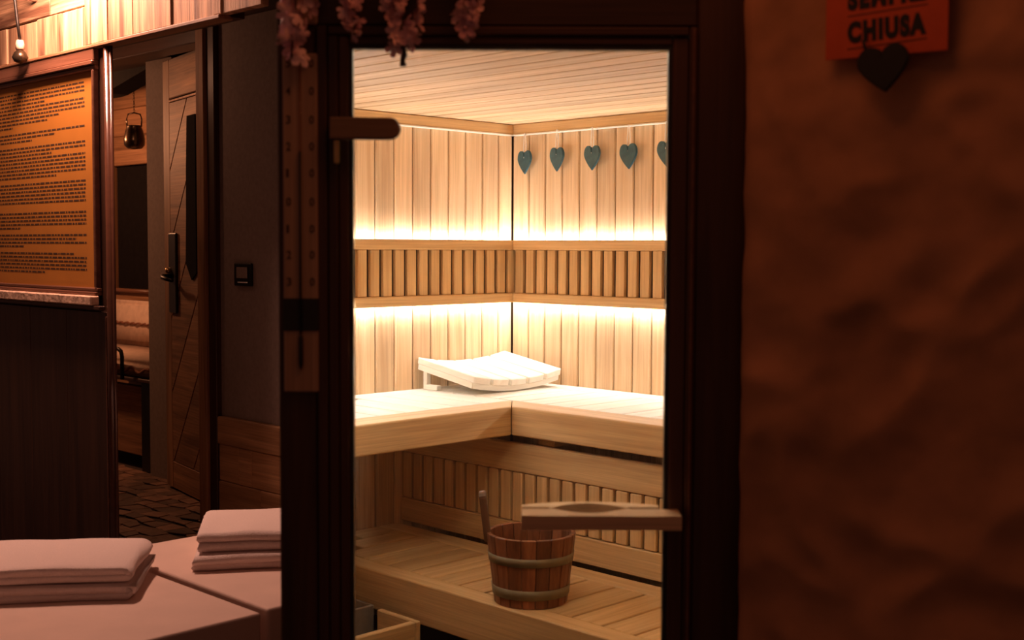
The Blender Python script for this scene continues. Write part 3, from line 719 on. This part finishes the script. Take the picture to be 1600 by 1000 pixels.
slab('plank', tb, Fx(-1.719), Fx(-1.455), -1.698, -1.6725, 2.304, 2.45, M['oldX'], 0.003)
slab('plank', tb, Fx(-3.4), Fx(-1.455), -1.704, -1.6725, 2.453, 2.62, M['oldX'], 0.003)
slab('edge_strip', tb, -4.6, 0.44, -1.712, -1.66, 2.146, 2.1595, M['rustX'], 0.003)
# poster wall: dark panel below, framed notice above, glossy end trim
xp0, xp1 = Fx(-3.4), Fx(-1.435)
wn = sthing('wall_notice', 'dark timber partition carrying the framed amber notice', 'wall', kind='structure')
slab('panel_core', wn, xp0, xp1, -1.685, -1.672, 0.0, 2.154, M['darkZ'], 0)
for i in range(9):
    a = xp0 + (xp1 - xp0) * i / 9; c = xp0 + (xp1 - xp0) * (i + 1) / 9
    slab('lower_panel', wn, a + 0.0006, c - 0.0006, -1.700, -1.6855, 0.0, 1.215, M['darkZ'], 0.002)
obj('end_trim', tube([(xp1 + 0.018, -1.688, 0.0), (xp1 + 0.018, -1.688, 2.145)], 0.016, M['gloss'], 16), wn)
obj('end_trim', tube([(xp1 + 0.040, -1.688, 0.0), (xp1 + 0.040, -1.688, 2.145)], 0.006, M['gloss'], 16), wn)
slab('edge_highlight', wn, xp1 + 0.0005, xp1 + 0.006, -1.704, -1.69, 0.0, 1.2, M['mould'], 0.001)  # lighter colour stands in for the highlight along the panel edge
sh = sthing('narrow_ledge', 'pale rough ledge below the amber notice', 'ledge')
slab('ledge_board', sh, xp0, xp1 - 0.045, -1.735, -1.7005, 1.238, 1.272, M['ledge'], 0.004)
slab('ledge_bracket', sh, xp0, xp1 - 0.0, -1.725, -1.7005, 1.222, 1.2375, M['darkX'], 0.003)
nb = sthing('framed_notice', 'framed amber notice densely printed with small text', 'notice')
ax0, ax1 = Fx(-2.35), xp1 - 0.072
ppr = slab('paper', nb, ax0, ax1, -1.690, -1.6875, 1.295, 2.075, M['amber'], 0)
slab('frame_bottom', nb, ax0 - 0.03, ax1 + 0.02, -1.715, -1.6855, 1.2725, 1.286, M['mould'], 0.003)
slab('frame_bottom', nb, ax0 - 0.03, ax1 + 0.02, -1.706, -1.6855, 1.2865, 1.300, M['mould'], 0.003)
slab('frame_side', nb, ax1, ax1 + 0.016, -1.708, -1.6855, 1.3005, 2.072, M['mould'], 0.003)
slab('frame_side', nb, ax0 - 0.03, ax0, -1.708, -1.6855, 1.3005, 2.072, M['mould'], 0.003)
for z0, z1, d_ in ((2.072, 2.088, -1.705), (2.0885, 2.104, -1.715), (2.1045, 2.146, -1.708)):
    slab('frame_top', nb, ax0 - 0.03, ax1 + 0.02, d_, -1.6855, z0, z1, M['mould'], 0.003)
bm = bmesh.new(); rr = random.Random(5); z = 2.035; pw_ = ax1 - ax0
lines = [10, 3, 9, 7, 5, 4, 6]
for n_ in lines:
    for li in range(n_):
        end = pw_ * (0.93 if li < n_ - 1 else rr.uniform(0.25, 0.75)); 
        if rr.random() < 0.25: end *= rr.uniform(0.7, 1)
        x = 0.045
        while x < end:
            l_ = rr.uniform(0.012, 0.045); x2 = min(x + l_, end)
            vv = [bm.verts.new((ax0 + a, -1.6906, b)) for a, b in ((x, z), (x2, z), (x2, z + 0.0062), (x, z + 0.0062))]
            bm.faces.new(vv); x = x2 + 0.006
        z -= 0.0142
    z -= 0.013
sub(obj('printed_text', finish(bm, 'printed_text', M['brownink']), nb, kind='stuff'), ppr)
# string light at the far left
sl_ = thing('pendant_bulb', 'clear pendant bulb on a dark cord in front of the weathered planks', 'bulb', (-1.865, 4.795, 2.19))
obj('cord', tube([(0.0, 0, 0.035), (-0.008, 0, 0.10), (-0.018, 0, 0.2), (-0.02, 0, 0.33)], 0.006, M['blackmetal'], 8), sl_)
obj('socket', lathe([(0, 0.035), (0.012, 0.035), (0.016, 0.02), (0.016, 0.0), (0, 0.0)], M['ledge'], 16), sl_)
obj('bulb', lathe([(0.010, 0.0), (0.022, -0.012), (0.03, -0.03), (0.022, -0.046), (0.0, -0.054)], M['pot'], 20), sl_)
rg = []
for i in range(13):
    a = math.pi + math.pi * i / 12; rg.append((0.06 + 0.045 * math.cos(a), 0.0, 0.235 + 0.05 * math.sin(a)))
obj('cord_loop', tube([(0.015, 0, 0.33)] + rg + [(0.105, 0, 0.33)], 0.007, M['mould'], 8), sl_)

# alcove seen past the notice: timber wall, window, lantern, cushioned bench
wa = sthing('wall_alcove', 'horizontal timber planks at the far end of the corridor alcove', 'wall', kind='structure')
for i in range(14):
    z0 = ZF + 0.155 * i
    slab('plank', wa, -3.6, -0.8, -0.30 + random.uniform(-0.004, 0.004), -0.2, z0 + 0.001, z0 + 0.154, M['rustX'], 0.004)
wi = sthing('window_1', 'timber framed alcove window with a dark pane', 'window', kind='structure')
slab('pane', wi, -2.87, -2.30, -0.335, -0.325, 1.21, 1.90, M['pane'], 0)
slab('frame_side', wi, -3.0, -2.85, -0.37, -0.305, 1.17, 1.985, M['rustZ'], 0.004)
slab('frame_top', wi, -2.8495, -2.2, -0.37, -0.305, 1.90, 1.985, M['rustX'], 0.004)
slab('frame_bottom', wi, -2.8495, -2.2, -0.37, -0.305, 1.12, 1.209, M['rustX'], 0.004)
rim = [(-2.98, 0, 1.60), (-2.98, 0, 1.34), (-2.965, 0, 1.27), (-2.93, 0, 1.225), (-2.87, 0, 1.205), (-2.76, 0, 1.20), (-2.3, 0, 1.20)]
obj('rounded_rim', tube(rim, 0.010, M['mould'], 8), wi, (0, -0.385, 0))
blk = sthing('beam_2', 'dark boxed beam hanging below the alcove ceiling', 'beam', kind='structure')
obj('beam_box', prism([(-2.9, 2.20), (-2.10, 2.20), (-2.03, 2.205), (-1.54, 2.30), (-1.54, 2.6), (-2.9, 2.6)], 0.0, 0.12, M['char']), blk, (0, -0.70, 0), (R(90), 0, 0))
ln = thing('hanging_lantern', 'dark bronze pot lantern hanging on a chain before the alcove window', 'lantern', (-1.90, 6.34, 1.935))
obj('pot', lathe([(0, 0.0), (0.035, 0.004), (0.05, 0.02), (0.052, 0.05), (0.044, 0.09), (0.036, 0.112), (0.038, 0.118), (0.034, 0.118), (0.034, 0.112), (0, 0.112)], M['pot'], 24), ln)
obj('bail', tube([(-0.036, 0, 0.112), (-0.038, 0, 0.15), (-0.03, 0, 0.175), (0, 0, 0.182), (0.03, 0, 0.175), (0.038, 0, 0.15), (0.036, 0, 0.112)], 0.004, M['pot'], 6), ln)
lk = []
for i in range(13):
    a = 2 * math.pi * i / 12; lk.append((0.004 * math.cos(a), 0, 0.008 * math.sin(a)))
lkm = tube(lk, 0.0014, M['pot'], 5, False)
for i in range(14): obj('chain_link', lkm, ln, (0, 0, 0.192 + 0.0135 * i), (0, 0, R(90) * (i % 2)))
bs = sthing('cushioned_bench', 'low bench with cream embroidered cloth in the corridor alcove', 'bench', -2.08, -0.87, ZF)
slab('leg', bs, 0.42, 0.55, 0.02, 0.10, 0.0, 0.43, M['blackmetal'], 0.004)
slab('leg', bs, -0.7, -0.62, 0.02, 0.10, 0.0, 0.43, M['blackmetal'], 0.004)
slab('apron', bs, -0.61, 0.41, 0.06, 0.09, 0.06, 0.40, M['rustX'], 0.004)
slab('seat_board', bs, -0.72, 0.56, 0.0, 0.50, 0.431, 0.45, M['darkX'], 0.004)
bm = bmesh.new(); bmesh.ops.create_cube(bm, size=1.0); bmesh.ops.scale(bm, vec=(1.26, 0.46, 0.085), verts=bm.verts[:])
bmesh.ops.bevel(bm, geom=bm.edges[:], offset=0.03, segments=4, affect='EDGES')
obj('seat_cloth', finish(bm, 'seat_cloth', M['cloth'], True), bs, (-0.08, 0.235, 0.494))
bm = bmesh.new(); bmesh.ops.create_cube(bm, size=1.0); bmesh.ops.scale(bm, vec=(1.26, 0.09, 0.25), verts=bm.verts[:])
bmesh.ops.bevel(bm, geom=bm.edges[:], offset=0.03, segments=4, affect='EDGES')
obj('back_cushion', finish(bm, 'back_cushion', M['cloth'], True), bs, (-0.08, 0.46, 0.655), (R(-8), 0, 0))
sti = []
for i in range(60): sti.append((-0.7 + 1.24 * i / 59, 0.405 + 0.002 * math.sin(i), 0.66 + 0.004 * math.sin(i * 2.1)))
obj('stitched_seam', tube(sti, 0.006, M['clothdark'], 6), bs)
sti = []
for i in range(60): sti.append((-0.7 + 1.24 * i / 59, 0.003, 0.487 + 0.012 * math.sin(i * 0.9)))
obj('embroidered_band', tube(sti, 0.007, M['clothdark'], 6), bs)
obj('rail_hoop', tube([(0.06, -0.03, 0.585), (0.30, -0.03, 0.585), (0.325, -0.03, 0.575), (0.335, -0.03, 0.55), (0.335, -0.03, 0.44)], 0.010, M['blackmetal'], 8), bs)

# ================================================================== WHITE SEATS AND TOWELS
b1 = sthing('white_bench', 'white box seat carrying the wide towel pile nearest the notice', 'seat', group='white box seats')
obj('seat_block', prism([(0.19, -2.80), (1.085, -2.80), (1.085, -2.003), (0.19, -2.003)], 0.0, 0.498, M['box'], 0.008, 3), b1)
b2 = sthing('white_bench', 'white box seat squeezed against the sauna post', 'seat', group='white box seats')
obj('seat_block', prism([(0.19, -1.972), (1.07, -1.972), (1.07, -1.86), (0.50, -1.45), (0.43, -1.40), (0.22, -1.40), (0.19, -1.42)], 0.0, 0.498, M['box'], 0.008, 3), b2)
def towel(Lx, Wy, t, layers, seed, jitter=0.02):
    """sheet folded back and forth: the profile lies in XZ, the folds run along Y"""
    rs_ = random.Random(seed); path = []; z = t / 2
    for l_ in range(layers):
        e0 = -Lx / 2 + t * 0.5 + rs_.uniform(0, jitter); e1 = Lx / 2 - t * 0.5 - rs_.uniform(0, jitter)
        xs_ = [e0 + (e1 - e0) * i / 14 for i in range(15)]
        if l_ % 2: xs_.reverse()
        path += [(x, z) for x in xs_]
        if l_ < layers - 1:
            xe = xs_[-1]; sgn = 1 if xs_[-1] > xs_[0] else -1
            for i in range(1, 6):
                a = math.pi * i / 6; path.append((xe + sgn * (t / 2) * math.sin(a) * 1.0, z + t / 2 - t / 2 * math.cos(a)))
        z += t
    hw = t * 0.485; left = []; right = []
    for i, (x, z) in enumerate(path):
        x0, z0 = path[max(i - 1, 0)]; x1, z1 = path[min(i + 1, len(path) - 1)]
        dx, dz = x1 - x0, z1 - z0; ln_ = math.hypot(dx, dz) or 1
        left.append((x - dz / ln_ * hw, z + dx / ln_ * hw)); right.append((x + dz / ln_ * hw, z - dx / ln_ * hw))
    def endcap(p, d): return [(p[0] + d * hw * 0.7, p[1])]
    s0 = -1 if path[1][0] > path[0][0] else 1; s1 = 1 if path[-1][0] > path[-2][0] else -1
    loop = left + endcap(path[-1], s1) + right[::-1] + endcap(path[0], s0)
    bm = bmesh.new(); NY = 22; rings = []; HT = t * layers
    for j in range(NY + 1):
        v = math.sin((-1 + 2 * j / NY) * math.pi / 2); yv = Wy / 2 * v
        edge_ = max(0.0, (abs(v) - 0.86) / 0.14)
        ring_ = []
        for (x, z) in loop:
            nn = noise.noise(Vector((x * 7 + seed, yv * 7, z * 25)))
            n2 = noise.noise(Vector((x * 3.2 + seed * 2, yv * 3.2, 3.3)))
            xe_ = max(0.0, abs(x) / (Lx / 2) - 0.8) / 0.2
            zz = z * (1 + 0.14 * n2 - 0.10 * edge_ ** 2 - 0.08 * xe_ ** 2) + 0.004 * nn * (z > t * 0.5)
            yo = yv + 0.010 * noise.noise(Vector((x * 4, z * 45, seed + v))) - (0.004 * edge_ * v * abs(((z / t) % 1.0) - 0.5) * 2)
            ring_.append(bm.verts.new((x * (1 - 0.012 * edge_) + 0.009 * nn + 0.006 * noise.noise(Vector((yv * 5, z * 50, seed))), yo, max(0.0005, zz))))
        rings.append(ring_)
    n = len(loop)
    for j in range(NY):
        for i in range(n): bm.faces.new((rings[j][i], rings[j][(i + 1) % n], rings[j + 1][(i + 1) % n], rings[j + 1][i]))
    m_ = len(left)
    for rg_, fl_ in ((rings[0], 1), (rings[-1], 0)):       # close the cut edges strip by strip
        for i in range(m_ - 1):
            f = (rg_[i], rg_[i + 1], rg_[2 * m_ - 1 - i], rg_[2 * m_ - i])
            bm.faces.new(f)
        bm.faces.new((rg_[m_ - 1], rg_[m_], rg_[m_ + 1])); bm.faces.new((rg_[0], rg_[2 * m_], rg_[2 * m_ + 1]))
    return finish(bm, 'towel_mesh', M['towel'], True)
TZ = 0.4995
obj('folded_towel', towel(0.60, 0.37, 0.0215, 2, 1, 0.05), None, (-1.305, 3.47, TZ), (0, 0, R(8)), 'lower white folded towel of the wide pile on the front seat', 'towel', 'white towels on the box seats')
obj('folded_towel', towel(0.56, 0.36, 0.0215, 2, 4, 0.05), None, (-1.325, 3.475, TZ + 0.047), (0, 0, R(8)), 'upper white folded towel of the wide pile on the front seat', 'towel', 'white towels on the box seats')
obj('folded_towel', towel(0.42, 0.31, 0.0235, 2, 9, 0.035), None, (-0.812, 3.835, TZ), (0, 0, R(100)), 'lower white folded towel of the pile beside the sauna post', 'towel', 'white towels on the box seats')
obj('folded_towel', towel(0.40, 0.30, 0.0255, 2, 12, 0.035), None, (-0.808, 3.84, TZ + 0.0515), (0, 0, R(100)), 'upper white folded towel of the pile beside the sauna post', 'towel', 'white towels on the box seats')
